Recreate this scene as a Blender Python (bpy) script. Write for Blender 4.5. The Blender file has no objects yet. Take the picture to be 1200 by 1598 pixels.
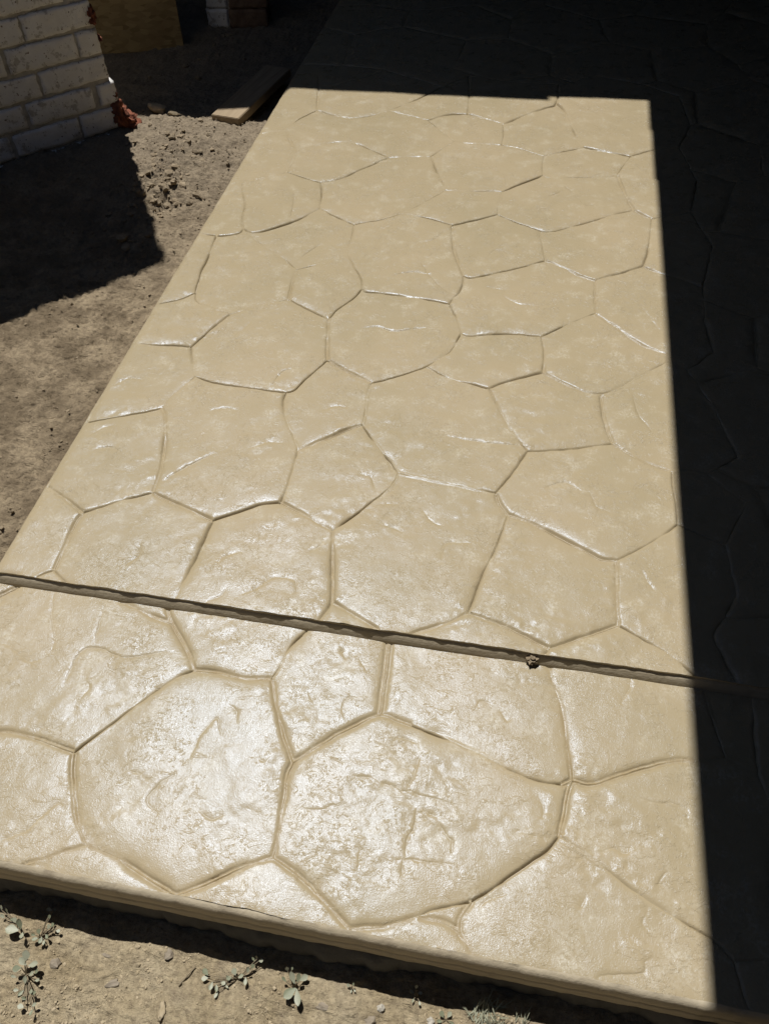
import bpy, bmesh, math, random, time
import numpy as np
from mathutils import Vector, Matrix, kdtree
from mathutils.geometry import delaunay_2d_cdt
random.seed(7); RNG = np.random.default_rng(11)
T0 = time.time()
sc = bpy.context.scene
COL = sc.collection

# ------------------------------------------------------------------ camera
H = 1.5
RT = np.array([[0.9835177, -0.1291952, 0.1264971],
               [0.1801616, 0.7595046, -0.6250556],
               [-0.0153210, 0.6375432, 0.7702623]])
F_PX = 1238.58
cam_d = bpy.data.cameras.new('camera'); cam = bpy.data.objects.new('camera', cam_d); COL.objects.link(cam)
m = Matrix([list(r) for r in RT]).to_4x4(); m.translation = (0, 0, H); cam.matrix_world = m
cam_d.sensor_fit = 'VERTICAL'; cam_d.sensor_height = 36.0; cam_d.lens = F_PX * 36 / 1598
cam_d.clip_start = 0.02; cam_d.clip_end = 1200
sc.camera = cam

# ------------------------------------------------------------------ light
SUN_EL, SUN_AZ = math.radians(68), math.radians(-30)      # azimuth measured from +y towards +x
w = bpy.data.worlds.new('World'); sc.world = w; w.use_nodes = True
wn = w.node_tree.nodes; wl = w.node_tree.links
sky = wn.new('ShaderNodeTexSky'); sky.sky_type = 'NISHITA'; sky.sun_disc = False
sky.sun_elevation = SUN_EL; sky.sun_rotation = SUN_AZ; sky.air_density = 0.75; sky.dust_density = 0.3; sky.altitude = 800
wl.new(sky.outputs[0], wn['Background'].inputs[0]); wn['Background'].inputs[1].default_value = 0.05
sl = bpy.data.lights.new('sun', 'SUN'); sl.energy = 5.0; sl.angle = math.radians(0.53); sl.color = (1.0, 0.975, 0.945)
sun = bpy.data.objects.new('sun', sl); COL.objects.link(sun)
SUN = Vector((math.sin(SUN_AZ) * math.cos(SUN_EL), math.cos(SUN_AZ) * math.cos(SUN_EL), math.sin(SUN_EL)))
sun.rotation_euler = SUN.to_track_quat('Z', 'Y').to_euler(); sun.location = (0, 0, 8)
sc.view_settings.view_transform = 'Standard'; sc.view_settings.look = 'None'
sc.view_settings.exposure = 0.0; sc.view_settings.gamma = 1.0
sc.view_settings.use_curve_mapping = False
sc.render.engine = 'CYCLES'
sc.cycles.max_bounces = 5

# ------------------------------------------------------------------ helpers
def at(x, y, z=0.0):
    """point of the level plane z seen at photo pixel (x, y)"""
    d = RT @ np.array([x - 600.0, 799.0 - y, -F_PX]); t = (z - H) / d[2]
    return (d[0] * t, d[1] * t)

def _hash(ix, iy, seed):
    h = (ix.astype(np.int64) * 374761393 + iy.astype(np.int64) * 668265263 + seed * 1442695041) & 0xffffffff
    h = ((h ^ (h >> 13)) * 1274126177) & 0xffffffff
    return (h ^ (h >> 16)) & 0xffffffff

def perlin(x, y, seed=0):
    x = np.asarray(x, float); y = np.asarray(y, float)
    ix = np.floor(x); iy = np.floor(y); fx = x - ix; fy = y - iy
    u = fx ** 3 * (fx * (fx * 6 - 15) + 10); v = fy ** 3 * (fy * (fy * 6 - 15) + 10)
    def g(i, j):
        a = _hash(ix + i, iy + j, seed).astype(float) * (2 * math.pi / 4294967296.0)
        return np.cos(a) * (fx - i) + np.sin(a) * (fy - j)
    n00, n10, n01, n11 = g(0, 0), g(1, 0), g(0, 1), g(1, 1)
    return 1.5 * ((n00 * (1 - u) + n10 * u) * (1 - v) + (n01 * (1 - u) + n11 * u) * v)

def fbm(x, y, scale, octv=4, seed=0, gain=0.5):
    r = 0; a = 1; f = 1.0 / scale
    for o in range(octv):
        r = r + a * perlin(np.asarray(x) * f + 17.3 * o, np.asarray(y) * f - 9.1 * o, seed + o); a *= gain; f *= 2.03
    return r

def sstep(a, b, x):
    t = np.clip((x - a) / (b - a), 0, 1); return t * t * (3 - 2 * t)

def mesh_np(name, V, Fc, smooth=True):
    me = bpy.data.meshes.new(name)
    V = np.asarray(V, np.float32); Fc = np.asarray(Fc, np.int32); k = Fc.shape[1]
    me.vertices.add(len(V)); me.vertices.foreach_set('co', V.ravel())
    me.loops.add(Fc.size); me.loops.foreach_set('vertex_index', Fc.ravel())
    me.polygons.add(len(Fc)); me.polygons.foreach_set('loop_start', np.arange(0, Fc.size, k, dtype=np.int32))
    me.polygons.foreach_set('loop_total', np.full(len(Fc), k, np.int32))
    me.polygons.foreach_set('use_smooth', np.full(len(Fc), smooth))
    me.update(calc_edges=True); me.validate(); return me

def link(name, me, mat=None, parent=None):
    o = bpy.data.objects.new(name, me); COL.objects.link(o)
    if mat and me is not None and not me.materials: me.materials.append(mat)
    if parent: o.parent = parent
    return o

def empty(name, loc=(0, 0, 0), rz=0):
    o = bpy.data.objects.new(name, None); COL.objects.link(o); o.location = loc; o.rotation_euler = (0, 0, rz)
    o.empty_display_size = 0.05; return o

def tag(o, label=None, cat=None, group=None, kind=None):
    if label: o['label'] = label
    if cat: o['category'] = cat
    if group: o['group'] = group
    if kind: o['kind'] = kind
    return o

def grid_faces(nx, ny):
    i = np.arange(nx - 1)[:, None] * ny + np.arange(ny - 1)[None, :]
    return np.stack([i, i + ny, i + ny + 1, i + 1], -1).reshape(-1, 4)

# ------------------------------------------------------------------ materials
class NB:
    def __init__(s, name, rough=0.7, spec=0.5):
        s.m = bpy.data.materials.new(name); s.m.use_nodes = True; s.t = s.m.node_tree
        s.b = s.t.nodes['Principled BSDF']; s.b.inputs['Roughness'].default_value = rough
        s.b.inputs['Specular IOR Level'].default_value = spec
        s.co = s.t.nodes.new('ShaderNodeTexCoord').outputs['Object']
    def n(s, ty, **kw):
        nd = s.t.nodes.new(ty)
        for k, v in kw.items():
            if k in nd.inputs: s.put(nd.inputs[k], v)
            else: setattr(nd, k, v)
        return nd
    def put(s, sock, v):
        if isinstance(v, bpy.types.NodeSocket): s.t.links.new(v, sock)
        else: sock.default_value = v
    def noise(s, scale, detail=4, rough=0.55, dist=0.0, vec=None):
        return s.n('ShaderNodeTexNoise', Vector=vec or s.co, Scale=scale, Detail=detail, Roughness=rough, Distortion=dist).outputs['Fac']
    def mapping(s, scale, rot=(0, 0, 0)):
        nd = s.n('ShaderNodeMapping', Vector=s.co); nd.inputs['Scale'].default_value = scale; nd.inputs['Rotation'].default_value = rot
        return nd.outputs[0]
    def rng(s, v, a, b, c=0.0, d=1.0, smooth=False):
        nd = s.n('ShaderNodeMapRange', Value=v)
        nd.inputs['From Min'].default_value = a; nd.inputs['From Max'].default_value = b
        nd.inputs['To Min'].default_value = c; nd.inputs['To Max'].default_value = d
        if smooth: nd.interpolation_type = 'SMOOTHSTEP'
        return nd.outputs[0]
    def mix(s, f, a, b):
        nd = s.n('ShaderNodeMix', data_type='RGBA'); s.put(nd.inputs[0], f)
        for i, c in ((6, a), (7, b)):
            s.put(nd.inputs[i], c if isinstance(c, bpy.types.NodeSocket) else (*c, 1.0))
        return nd.outputs[2]
    def math(s, op, a, b=0.0):
        nd = s.t.nodes.new('ShaderNodeMath'); nd.operation = op; s.put(nd.inputs[0], a); s.put(nd.inputs[1], b); return nd.outputs[0]
    def bump(s, h, strength=1.0, dist=0.001, normal=None):
        nd = s.n('ShaderNodeBump', Height=h); nd.inputs['Strength'].default_value = strength; nd.inputs['Distance'].default_value = dist
        if normal is not None: s.put(nd.inputs['Normal'], normal)
        return nd.outputs[0]
    def out(s, col=None, rough=None, normal=None):
        if col is not None: s.put(s.b.inputs['Base Color'], col if isinstance(col, bpy.types.NodeSocket) else (*col, 1.0))
        if rough is not None: s.put(s.b.inputs['Roughness'], rough)
        if normal is not None: s.put(s.b.inputs['Normal'], normal)
        return s.m

def mat_concrete():
    s = NB('sealed_tan_concrete', spec=0.23)
    s.b.inputs['Specular Tint'].default_value = (0.46, 0.68, 1.0, 1)
    big = s.noise(2.2, 3); mid = s.noise(14, 5, 0.65); fine = s.noise(160, 4, 0.7)
    c = s.mix(s.rng(big, 0.35, 0.65), (0.336, 0.276, 0.170), (0.370, 0.300, 0.188))
    bloom = s.math('MULTIPLY', s.rng(mid, 0.50, 0.70, 0, 1, True), s.rng(fine, 0.42, 0.60, 0, 0.72))
    c = s.mix(bloom, c, (0.50, 0.45, 0.34))
    stain = s.rng(s.noise(7, 5, 0.6), 0.58, 0.74, 0, 0.22, True)
    c = s.mix(stain, c, (0.27, 0.21, 0.12))
    # relief under the sealer: cleft steps, wrinkles, pits, fine grain, trowel streaks
    grain = s.noise(380, 3, 0.6)
    streak = s.noise(1.0, 5, 0.62, 0.3, s.mapping((190, 62, 80), (0, 0, 0.25)))
    field = s.rng(s.noise(6.5, 3, 0.6), 0.42, 0.62, 0.0, 1.0, True)
    cl = s.noise(24, 6, 0.66, 0.8)
    cleft = s.math('MULTIPLY', s.math('ADD', s.rng(cl, 0.55, 0.575), s.rng(cl, 0.40, 0.42)), field)
    wr = s.noise(1.0, 5, 0.6, 0.9, s.mapping((30, 52, 30), (0, 0, -0.5)))
    wrk = s.math('MULTIPLY', s.rng(wr, 0.56, 0.62, 0, 1, True), s.rng(s.noise(9, 3, 0.6), 0.46, 0.60))
    lump = s.noise(75, 4, 0.6, 0.4)
    n0 = s.bump(lump, 0.09, 0.0020)
    sp = s.math('MULTIPLY', s.rng(s.noise(120, 3, 0.6, 0.5), 0.57, 0.64), s.rng(s.noise(8, 4, 0.65), 0.50, 0.62, 0, 1, True))
    n0 = s.bump(sp, 0.58, 0.0010, n0)
    n1 = s.bump(cleft, 0.45, 0.0012, n0)
    n1 = s.bump(wrk, 0.45, 0.0012, n1)
    n2 = s.bump(streak, 0.22, 0.0010, n1)
    n3 = s.bump(grain, 0.70, 0.00066, n2)
    jt = s.n('ShaderNodeAttribute', attribute_name='joint').outputs['Fac']
    jn = s.math('MULTIPLY', jt, s.rng(s.noise(60, 4), 0.35, 0.6))
    c = s.mix(s.math('MULTIPLY', jn, 0.6), c, (0.28, 0.205, 0.10))
    r = s.math('ADD', s.rng(mid, 0.3, 0.7, 0.25, 0.33), s.math('MULTIPLY', jn, 0.2))
    s.b.inputs['Coat Weight'].default_value = 0.16; s.b.inputs['Coat Roughness'].default_value = 0.16
    s.b.inputs['Coat IOR'].default_value = 1.45
    s.put(s.b.inputs['Coat Normal'], n3)
    return s.out(c, r, n3)

def mat_edge():
    s = NB('slab_edge_concrete', spec=0.4)
    lay = s.noise(1.0, 5, 0.6, 0.4, s.mapping((6, 6, 160)))
    c = s.mix(s.rng(lay, 0.35, 0.65), (0.42, 0.355, 0.245), (0.50, 0.43, 0.31))
    c = s.mix(s.rng(s.noise(22, 5), 0.58, 0.72, 0, 0.5), c, (0.25, 0.20, 0.14))
    n = s.bump(s.noise(120, 5, 0.6), 0.6, 0.0018, s.bump(s.noise(28, 5, 0.65), 0.25, 0.003, s.bump(lay, 0.4, 0.002)))
    return s.out(c, s.rng(lay, 0.3, 0.7, 0.45, 0.65), n)

def mat_slurry():
    s = NB('grey_slurry', spec=0.3)
    c = s.mix(s.noise(30, 5), (0.07, 0.07, 0.066), (0.17, 0.165, 0.15))
    return s.out(c, 0.75, s.bump(s.noise(150, 4), 0.5, 0.002))

def mat_dirt():
    s = NB('bare_soil', spec=0.15)
    xyz = s.n('ShaderNodeSeparateXYZ', Vector=s.co)
    yy = s.math('ADD', xyz.outputs['Y'], s.rng(s.noise(3, 4), 0.3, 0.7, -0.15, 0.15))
    sand = s.rng(yy, 0.35, 0.75, 1, 0)
    nz = s.noise(9, 6, 0.6); nf = s.noise(90, 5, 0.65)
    grey = s.mix(s.rng(nz, 0.42, 0.60), (0.205, 0.158, 0.100), (0.350, 0.277, 0.180))
    far = s.rng(yy, 2.0, 3.0, 0, 1)
    grey = s.mix(s.math('MULTIPLY', far, 0.6), grey, (0.29, 0.24, 0.175))
    pale = s.mix(s.rng(nz, 0.35, 0.65), (0.37, 0.295, 0.18), (0.48, 0.40, 0.265))
    pale = s.mix(s.rng(s.noise(17, 5), 0.55, 0.7, 0, 0.6), pale, (0.25, 0.20, 0.14))
    c = s.mix(sand, grey, pale)
    c = s.mix(s.rng(nf, 0.38, 0.56, 0.40, 0), c, (0.12, 0.09, 0.06))
    n = s.bump(s.noise(1, 5, 0.65, 0.8, s.mapping((22, 60, 30), (0, 0, 0.4))), 0.8, 0.012, s.bump(s.noise(48, 8, 0.72, 0.6), 1.0, 0.010, s.bump(s.noise(400, 4, 0.7), 0.6, 0.0015)))
    return s.out(c, 0.92, n)

def mat_simple(name, a, b, scale=40, rough=0.8, bump=0.001, bs=None, spec=0.3, dark=None):
    s = NB(name, spec=spec); nz = s.noise(scale, 5, 0.6)
    c = s.mix(s.rng(nz, 0.35, 0.65), a, b)
    if dark: c = s.mix(s.rng(s.noise(scale * 2.7, 5, 0.7), 0.60, 0.68, 0, 0.85), c, dark)
    return s.out(c, rough, s.bump(s.noise(bs or scale * 3, 5), 0.7, bump))

def mat_brick():
    s = NB('white_painted_brick', spec=0.3)
    nd = s.n('ShaderNodeObjectInfo'); 
    off = s.n('ShaderNodeVectorMath', operation='ADD'); s.t.links.new(s.co, off.inputs[0]); s.t.links.new(nd.outputs['Location'], off.inputs[1])
    v = off.outputs[0]
    c = s.mix(s.rng(s.noise(18, 5, 0.6, vec=v), 0.35, 0.65), (0.76, 0.74, 0.70), (0.84, 0.83, 0.80))
    c = s.mix(s.rng(s.noise(26, 5, 0.7, vec=v), 0.56, 0.62, 0, 0.75), c, (0.42, 0.39, 0.34))
    c = s.mix(s.rng(s.noise(85, 3, 0.6, vec=v), 0.66, 0.69, 0, 1), c, (0.15, 0.10, 0.075))
    n = s.bump(s.noise(60, 6, 0.65, vec=v), 0.7, 0.004, s.bump(s.rng(s.noise(35, 5, 0.7, vec=v), 0.5, 0.54), 0.4, 0.002))
    return s.out(c, 0.7, n)

def mat_wood(name, a, b, ax=(3, 60, 60)):
    s = NB(name, spec=0.25); g = s.noise(1, 5, 0.6, 0.8, s.mapping(ax))
    return s.out(s.mix(s.rng(g, 0.3, 0.7), a, b), 0.75, s.bump(g, 0.5, 0.001))

def mat_osb():
    s = NB('strand_board', spec=0.3)
    vo = s.n('ShaderNodeTexVoronoi', Vector=s.mapping((26, 40, 62), (0.5, 0.6, 0.9)), Scale=1.0, Randomness=1.0)
    c = s.n('ShaderNodeSeparateColor', Color=vo.outputs['Color']).outputs[0]
    col = s.mix(c, (0.20, 0.135, 0.055), (0.36, 0.26, 0.12))
    col = s.mix(s.rng(s.noise(5, 4), 0.55, 0.7, 0, 0.5), col, (0.20, 0.12, 0.05))
    return s.out(col, 0.6, s.bump(c, 0.5, 0.002))

def mat_leaf(name, a, b):
    s = NB(name, rough=0.45, spec=0.5)
    vein = s.noise(1, 3, 0.5, 0, s.mapping((900, 60, 60)))
    c = s.mix(s.rng(vein, 0.35, 0.65), a, b)
    s.b.inputs['Subsurface Weight'].default_value = 0.0
    return s.out(c, 0.42, s.bump(vein, 0.4, 0.0006))

M = dict(conc=mat_concrete(), edge=mat_edge(), slurry=mat_slurry(), dirt=mat_dirt(), brick=mat_brick(), osb=mat_osb(),
         mortar=mat_simple('old_mortar', (0.36, 0.335, 0.29), (0.54, 0.51, 0.45), 30, 0.9, 0.004, 60, dark=(0.2, 0.17, 0.13)),
         red=mat_simple('broken_red_brick', (0.15, 0.05, 0.03), (0.30, 0.11, 0.06), 45, 0.95, 0.009, 70, dark=(0.12, 0.05, 0.035)),
         brown=mat_simple('bare_brown_brick', (0.14, 0.09, 0.06), (0.22, 0.15, 0.10), 35, 0.9, 0.004),
         crumb=mat_simple('soil_crumbs', (0.20, 0.155, 0.10), (0.31, 0.25, 0.17), 60, 0.95, 0.002, spec=0.15),
         crumb2=mat_simple('pale_soil_crumbs', (0.33, 0.265, 0.165), (0.44, 0.365, 0.25), 60, 0.95, 0.002, spec=0.15),
         stone=mat_simple('grey_stone', (0.20, 0.165, 0.12), (0.31, 0.265, 0.20), 60, 0.8, 0.002),
         wstone=mat_simple('pale_stone', (0.36, 0.33, 0.27), (0.48, 0.45, 0.38), 60, 0.7, 0.002),
         plank=mat_wood('weathered_plank', (0.22, 0.16, 0.095), (0.36, 0.28, 0.18), (60, 3, 60)),
         beam=mat_wood('dark_stained_timber', (0.045, 0.035, 0.028), (0.07, 0.055, 0.045)),
         roof=mat_simple('dark_roof_board', (0.03, 0.028, 0.026), (0.05, 0.046, 0.042), 8, 0.9, 0.001),
         blocker=mat_simple('dark_blocker_wall', (0.04, 0.039, 0.037), (0.06, 0.058, 0.055), 10, 0.9, 0.002),  # kept dark so the added walls bounce little light
         leaf=mat_leaf('grey_green_leaf', (0.15, 0.165, 0.10), (0.25, 0.26, 0.17)),
         leaf2=mat_leaf('pale_leaf', (0.24, 0.25, 0.165), (0.36, 0.36, 0.27)),
         stem=mat_simple('plant_stem', (0.17, 0.14, 0.09), (0.25, 0.2, 0.13), 200, 0.7, 0.0004),
         grass=mat_leaf('dry_grass_blade', (0.27, 0.28, 0.19), (0.42, 0.42, 0.31)))

# ------------------------------------------------------------------ traced joints (photo pixels), rear slab
# style: n narrow impressed line, c deep sharp crack, d double-edged joint with a bead
REAR = """
d 497,118 497,142 495,171
c 495,171 482,177 467,185 455,194 445,202
n 445,202 425,204 395,210
d 495,171 520,179 545,183
n 545,183 575,180 607,172
c 607,172 640,159 662,149 690,135
n 497,142 520,133 575,118 600,108
n 607,172 640,180 668,187
n 668,187 690,205 710,221
d 447,204 455,222 463,236
d 463,236 478,229 495,226
n 495,226 522,221 550,222 575,231 607,245
n 463,236 457,252 449,268
c 449,268 420,275 398,279 380,281
n 380,281 340,290
n 380,281 378,295 382,318 378,340 380,357
c 449,268 475,277 500,284
n 500,284 502,300 500,325
c 500,325 470,340 430,355 400,363 388,362 380,357
c 380,357 372,364 345,368 322,366
n 322,366 308,362
n 388,364 407,380 440,400 463,420
c 338,367 325,400 315,420 307,445 305,455
c 305,455 290,462 275,467 245,473 230,476
n 305,455 308,470 330,480 362,489
c 362,489 400,478 440,468
n 440,468 451,466
d 463,420 457,440 451,466
c 463,420 500,410 530,396 541,390
n 541,390 548,372 552,350
c 500,325 530,340 553,351
c 553,351 600,341 629,332
n 629,332 665,313 694,297
n 672,244 680,265 690,285 694,297
n 607,245 640,244 672,244
n 607,245 560,265 530,278 501,284
n 672,244 690,233 710,221
n 710,221 740,224 783,226
n 783,226 805,229 838,240 849,243
n 694,297 735,298 775,298 783,299
c 783,299 810,287 847,273
n 847,273 847,257 849,243
n 849,243 880,235 910,229
c 910,229 950,237 984,243
n 984,243 1003,238 1021,234 1060,230
n 847,273 860,277 900,276 950,275 963,271
n 963,271 972,258 984,243
d 963,271 970,290 980,312 989,327
d 989,327 1003,335 1017,341
n 1017,341 1040,338 1078,330
n 989,327 960,333 920,345 866,359
c 866,359 850,360 835,356
n 783,299 778,320 776,334
c 776,334 800,344 835,356
c 776,334 740,343 706,351
c 629,332 670,340 706,351
d 706,351 706,375 712,400 723,430
c 723,430 740,433 800,420 851,406
n 841,358 847,385 851,406
d 851,406 880,418 905,430 928,438
n 928,438 965,427 1003,415
n 1003,415 1010,395 1015,365 1017,341
d 1003,415 1014,420 1035,427 1070,436 1097,446
n 723,430 720,448 701,473
c 701,473 660,466 615,460 570,455
n 570,455 565,450
n 541,390 550,412 563,433 565,450
c 565,450 550,465 525,482 513,496
n 451,466 475,478 513,496
d 513,496 511,530 511,561
c 511,561 490,580 475,592 460,607 446,612
c 446,612 400,606 340,597 305,587
n 305,587 301,565 298,540
c 298,540 270,537 240,537 207,533
n 207,533 190,530
c 362,489 330,513 298,538
c 305,587 270,615 253,636
c 253,636 220,643 180,650 131,658
c 131,658 110,663
d 253,636 258,650 257,690 250,735 239,768
c 239,768 200,778 160,790 129,799
d 129,799 105,780 73,757
d 73,757 55,745
d 129,799 115,820 100,855 84,889
n 84,889 66,896 48,906
n 84,889 105,908 128,918
d 239,768 250,775 285,790 332,811
n 332,811 322,832 312,855 295,890 273,936
c 332,811 370,799 405,787 438,783
n 446,612 442,625 445,650 455,675 465,701
n 465,701 460,720 450,755 438,783
d 465,701 510,683 545,668 565,662
n 565,662 570,640 575,612 580,597
d 511,561 540,577 580,597
c 580,597 613,588 647,578 667,570 690,557 705,545 719,519
c 667,573 700,590 740,600 763,606
c 701,473 712,495 719,519
n 719,519 728,523 750,522
c 750,522 780,520 810,521 845,524
c 845,524 880,508 929,488
d 929,488 929,455 928,438
d 845,524 849,550 848,580
n 848,580 815,588 780,598 763,606
d 929,488 960,510 1000,535 1041,553
n 1041,553 1055,564 1072,576
n 1041,556 1036,566 990,590 965,605 937,614
d 848,580 880,597 915,612 937,614
n 763,606 780,640 800,675 823,703
d 937,614 942,650 950,675 957,691
n 823,703 850,702 900,698 957,691
d 957,691 985,710 1010,722 1048,735
n 1048,735 1070,734 1104,740
n 1048,735 1050,760 1055,790 1057,818
n 1057,818 1040,831 1000,855 962,874
n 823,703 800,737 773,768
d 773,768 780,785 792,801
d 792,801 833,817 873,837 917,860 940,872 962,874
c 621,737 660,746 700,754
n 700,754 740,762 773,768
c 565,662 585,690 605,715 621,737
c 621,737 610,757 570,790 519,828
d 438,783 470,800 495,815 519,828
n 792,801 775,850 755,890 740,930 730,957
d 730,957 695,972 665,981 640,990
d 519,828 519,870 519,920 518,938
n 518,938 507,955 495,972
d 518,938 550,958 588,981
d 730,957 780,974 820,992 857,1012
d 857,1012 900,997 965,975
n 857,1012 846,1026
d 962,874 962,900 962,940 965,975
c 965,975 1000,995 1050,1025 1090,1058
n 731,118 732,150 730,177
n 730,177 700,178 668,187
n 730,177 778,191 785,194
n 785,194 786,212 783,226
n 785,194 800,187 850,168 868,160 872,131
n 868,160 880,172 893,203 910,229
n 1057,818 1090,832 1132,850
"""
# zig-zag through the shade where the measured joints hand over to the regular pattern
REAR_FRONT = "440,97 470,99 540,101 600,108 650,122 690,135 731,118 800,128 872,131 930,118 1000,130 1060,150 1078,195 1060,230 1088,282 1078,330 1112,382 1097,446 1100,500 1113,548 1072,576 1111,630 1151,712 1104,740 1166,782 1132,850 1150,930 1112,990 1160,1085"
FRONTJ = """
d -70,965 0,928 30,913
d 302,1044 295,1020 285,1000 268,970
d 268,970 262,955 262,945
d 268,970 240,962 215,950 190,938
d 302,1044 340,1048 380,1058 424,1058
c 424,1058 440,1035 453,1008 478,984 482,978
d 424,1058 427,1080 435,1120 447,1160 457,1188
d 457,1188 510,1155 555,1130 592,1114
e 592,1114 597,1085 603,1040 608,995
d 592,1114 608,1118 640,1130
c 640,1130 700,1155 745,1175 800,1203 845,1219 878,1223
d 855,1030 862,1065 876,1105 883,1150 888,1190 893,1216
d 893,1216 925,1222 960,1210 1000,1198 1050,1187 1085,1186
n 1085,1186 1110,1184 1132,1182
d 878,1223 893,1216
d 893,1216 885,1240 879,1275 873,1304
c 873,1304 855,1325 830,1343 800,1365 770,1385 735,1407
c 735,1407 680,1418 650,1430
d 650,1430 600,1444 545,1449
d 735,1407 719,1430 716,1452 725,1470 745,1505
d 650,1430 690,1438 716,1452
d 545,1449 500,1400 470,1370 440,1347 426,1338
d 545,1449 542,1470
d 426,1338 433,1300 442,1250 448,1210 457,1188
d 426,1338 380,1352 330,1375 275,1396
d 275,1396 280,1415
d 275,1396 230,1370 180,1337 135,1318
d 135,1318 121,1280 116,1240 113,1200 116,1173
d 116,1173 80,1160 40,1147 0,1142 -90,1150
c 116,1173 160,1140 220,1095 270,1060 302,1044
d 135,1318 80,1336 36,1352 20,1362
n 873,1304 930,1345 1000,1398 1050,1430 1110,1465 1146,1500
n 1146,1500 1175,1500 1212,1500
n 1146,1500 1163,1560 1178,1600
n 1095,1056 1102,1090 1116,1135 1132,1182
n 1132,1182 1160,1196 1182,1206
"""
FRONT_FRONT = "1170,1040 1176,1120 1182,1206 1215,1290 1200,1400 1212,1500 1240,1560 1250,1700"
FZ = -0.028          # level of the front slab
STY = dict(n=(0.0028, 0.0020, 0.0), c=(0.0065, 0.0016, 0.0), d=(0.0034, 0.0022, 0.0042), e=(0.0034, 0.0022, 0.0075))

FEAT_REAR = """583,790 600,786 620,787|597,820 612,824 627,830|660,797 673,813 690,820|690,873 692,856 700,847 733,847|380,927 403,917 423,903 440,901 460,907 462,925
323,938 347,927 353,917|370,523 380,512 390,503|567,512 590,509 613,516 650,512 663,511|657,410 670,430 687,447 703,458|657,378 677,373 692,362|760,448 790,453|787,462 807,473 840,477
458,300 458,320 453,340|987,617 997,647 1017,673|1000,477 1013,493 1028,513|1002,887 1010,905 1022,922|853,307 877,298|550,159 570,154|583,363 600,357|260,747 287,730 333,707|140,680 160,668 177,663
150,700 170,696 186,702|200,880 215,868 220,850|505,640 520,634 540,636|425,600 440,580 455,574|560,740 578,745 584,760|850,760 880,752 905,765|920,770 930,790 950,800|640,480 648,500 640,520|700,680 760,690 830,696
390,700 420,690 440,692|330,640 350,636 370,640|610,430 640,424 668,427|760,400 772,390 790,392|900,320 930,318|880,290 895,300|470,400 500,380|180,600 200,590 225,592|340,880 352,868 375,862|480,860 500,850 505,835"""
FEAT_FRONT = """100,1067 112,1040 120,1023 137,1010 163,1012 187,1023 217,1023 247,1017 267,1017|0,1005 13,1007 43,1032 63,1030|83,927 80,960 85,993 80,1017|160,950 153,977 150,1003
297,1183 313,1150 337,1122 345,1147|273,1207 248,1223 230,1243 233,1257 246,1272|7,1310 40,1297 67,1273 88,1255 100,1263|197,1203 220,1210 233,1220|655,1183 647,1210 637,1230|617,1237 637,1233 657,1240 687,1248 717,1257
650,1260 643,1293 633,1310 632,1337|657,1262 683,1275|657,1263 675,1287|617,1342 637,1340 667,1343 710,1350|627,1343 625,1370|560,1327 558,1353|553,1210 580,1210|593,1220 617,1228|683,1277 697,1303 707,1313 703,1337
743,1103 750,1093 767,1097|557,1087 540,1090 533,1107 537,1120|530,1010 540,1030|560,1030 573,1050|1000,1245 1030,1253 1050,1253 1073,1263 1073,1278|803,1293 817,1300 837,1305|937,1332 957,1325 973,1332 983,1330
1023,1383 1033,1370 1040,1360|930,1527 943,1520 1000,1518 1005,1500 1017,1493|128,1090 140,1075 136,1060|610,1160 625,1150 650,1158|480,1080 490,1100|400,1180 412,1190 420,1183|310,1265 330,1280 350,1272|905,1420 915,1400|985,1060 980,1080 972,1095
780,1110 792,1125 800,1120|840,1240 850,1262 845,1280|470,1260 500,1262 520,1255|330,1370 345,1366|750,1420 760,1405 790,1395|1010,1420 1000,1440 1012,1455|360,1100 372,1112 371,1130"""

def catmull(P, step):
    P = np.asarray(P, float)
    if len(P) > 2:
        Q = np.vstack([2 * P[0] - P[1], P, 2 * P[-1] - P[-2]]); out = []
        for i in range(1, len(Q) - 2):
            p0, p1, p2, p3 = Q[i - 1:i + 3]
            n = max(2, int(np.linalg.norm(p2 - p1) / step))
            t = np.arange(n)[:, None] / n
            out.append(0.5 * (2 * p1 + (p2 - p0) * t + (2 * p0 - 5 * p1 + 4 * p2 - p3) * t ** 2 + (3 * p1 - p0 - 3 * p2 + p3) * t ** 3))
        out.append(P[-1:]); return np.vstack(out)
    n = max(2, int(np.linalg.norm(P[1] - P[0]) / step)); t = np.arange(n + 1)[:, None] / n
    return P[0] * (1 - t) + P[1] * t

def parse(txt, z):
    res = []
    for l in txt.strip().splitlines():
        s, *pts = l.split(); res.append((s, [at(*map(float, p.split(',')), z) for p in pts]))
    # snap end points that belong together
    nodes = []
    for s, P in res:
        for k in (0, -1):
            for n in nodes:
                if math.dist(n, P[k]) < 0.012: P[k] = n; break
            else: nodes.append(P[k])
    return res

def inside(poly, X, Y):
    poly = np.asarray(poly); r = np.zeros(np.shape(X), bool); j = len(poly) - 1
    for i in range(len(poly)):
        xi, yi = poly[i]; xj, yj = poly[j]
        if yi != yj:
            r ^= ((yi > Y) != (yj > Y)) & (X < (xj - xi) * (Y - yi) / (yj - yi) + xi)
        j = i
    return r

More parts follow.
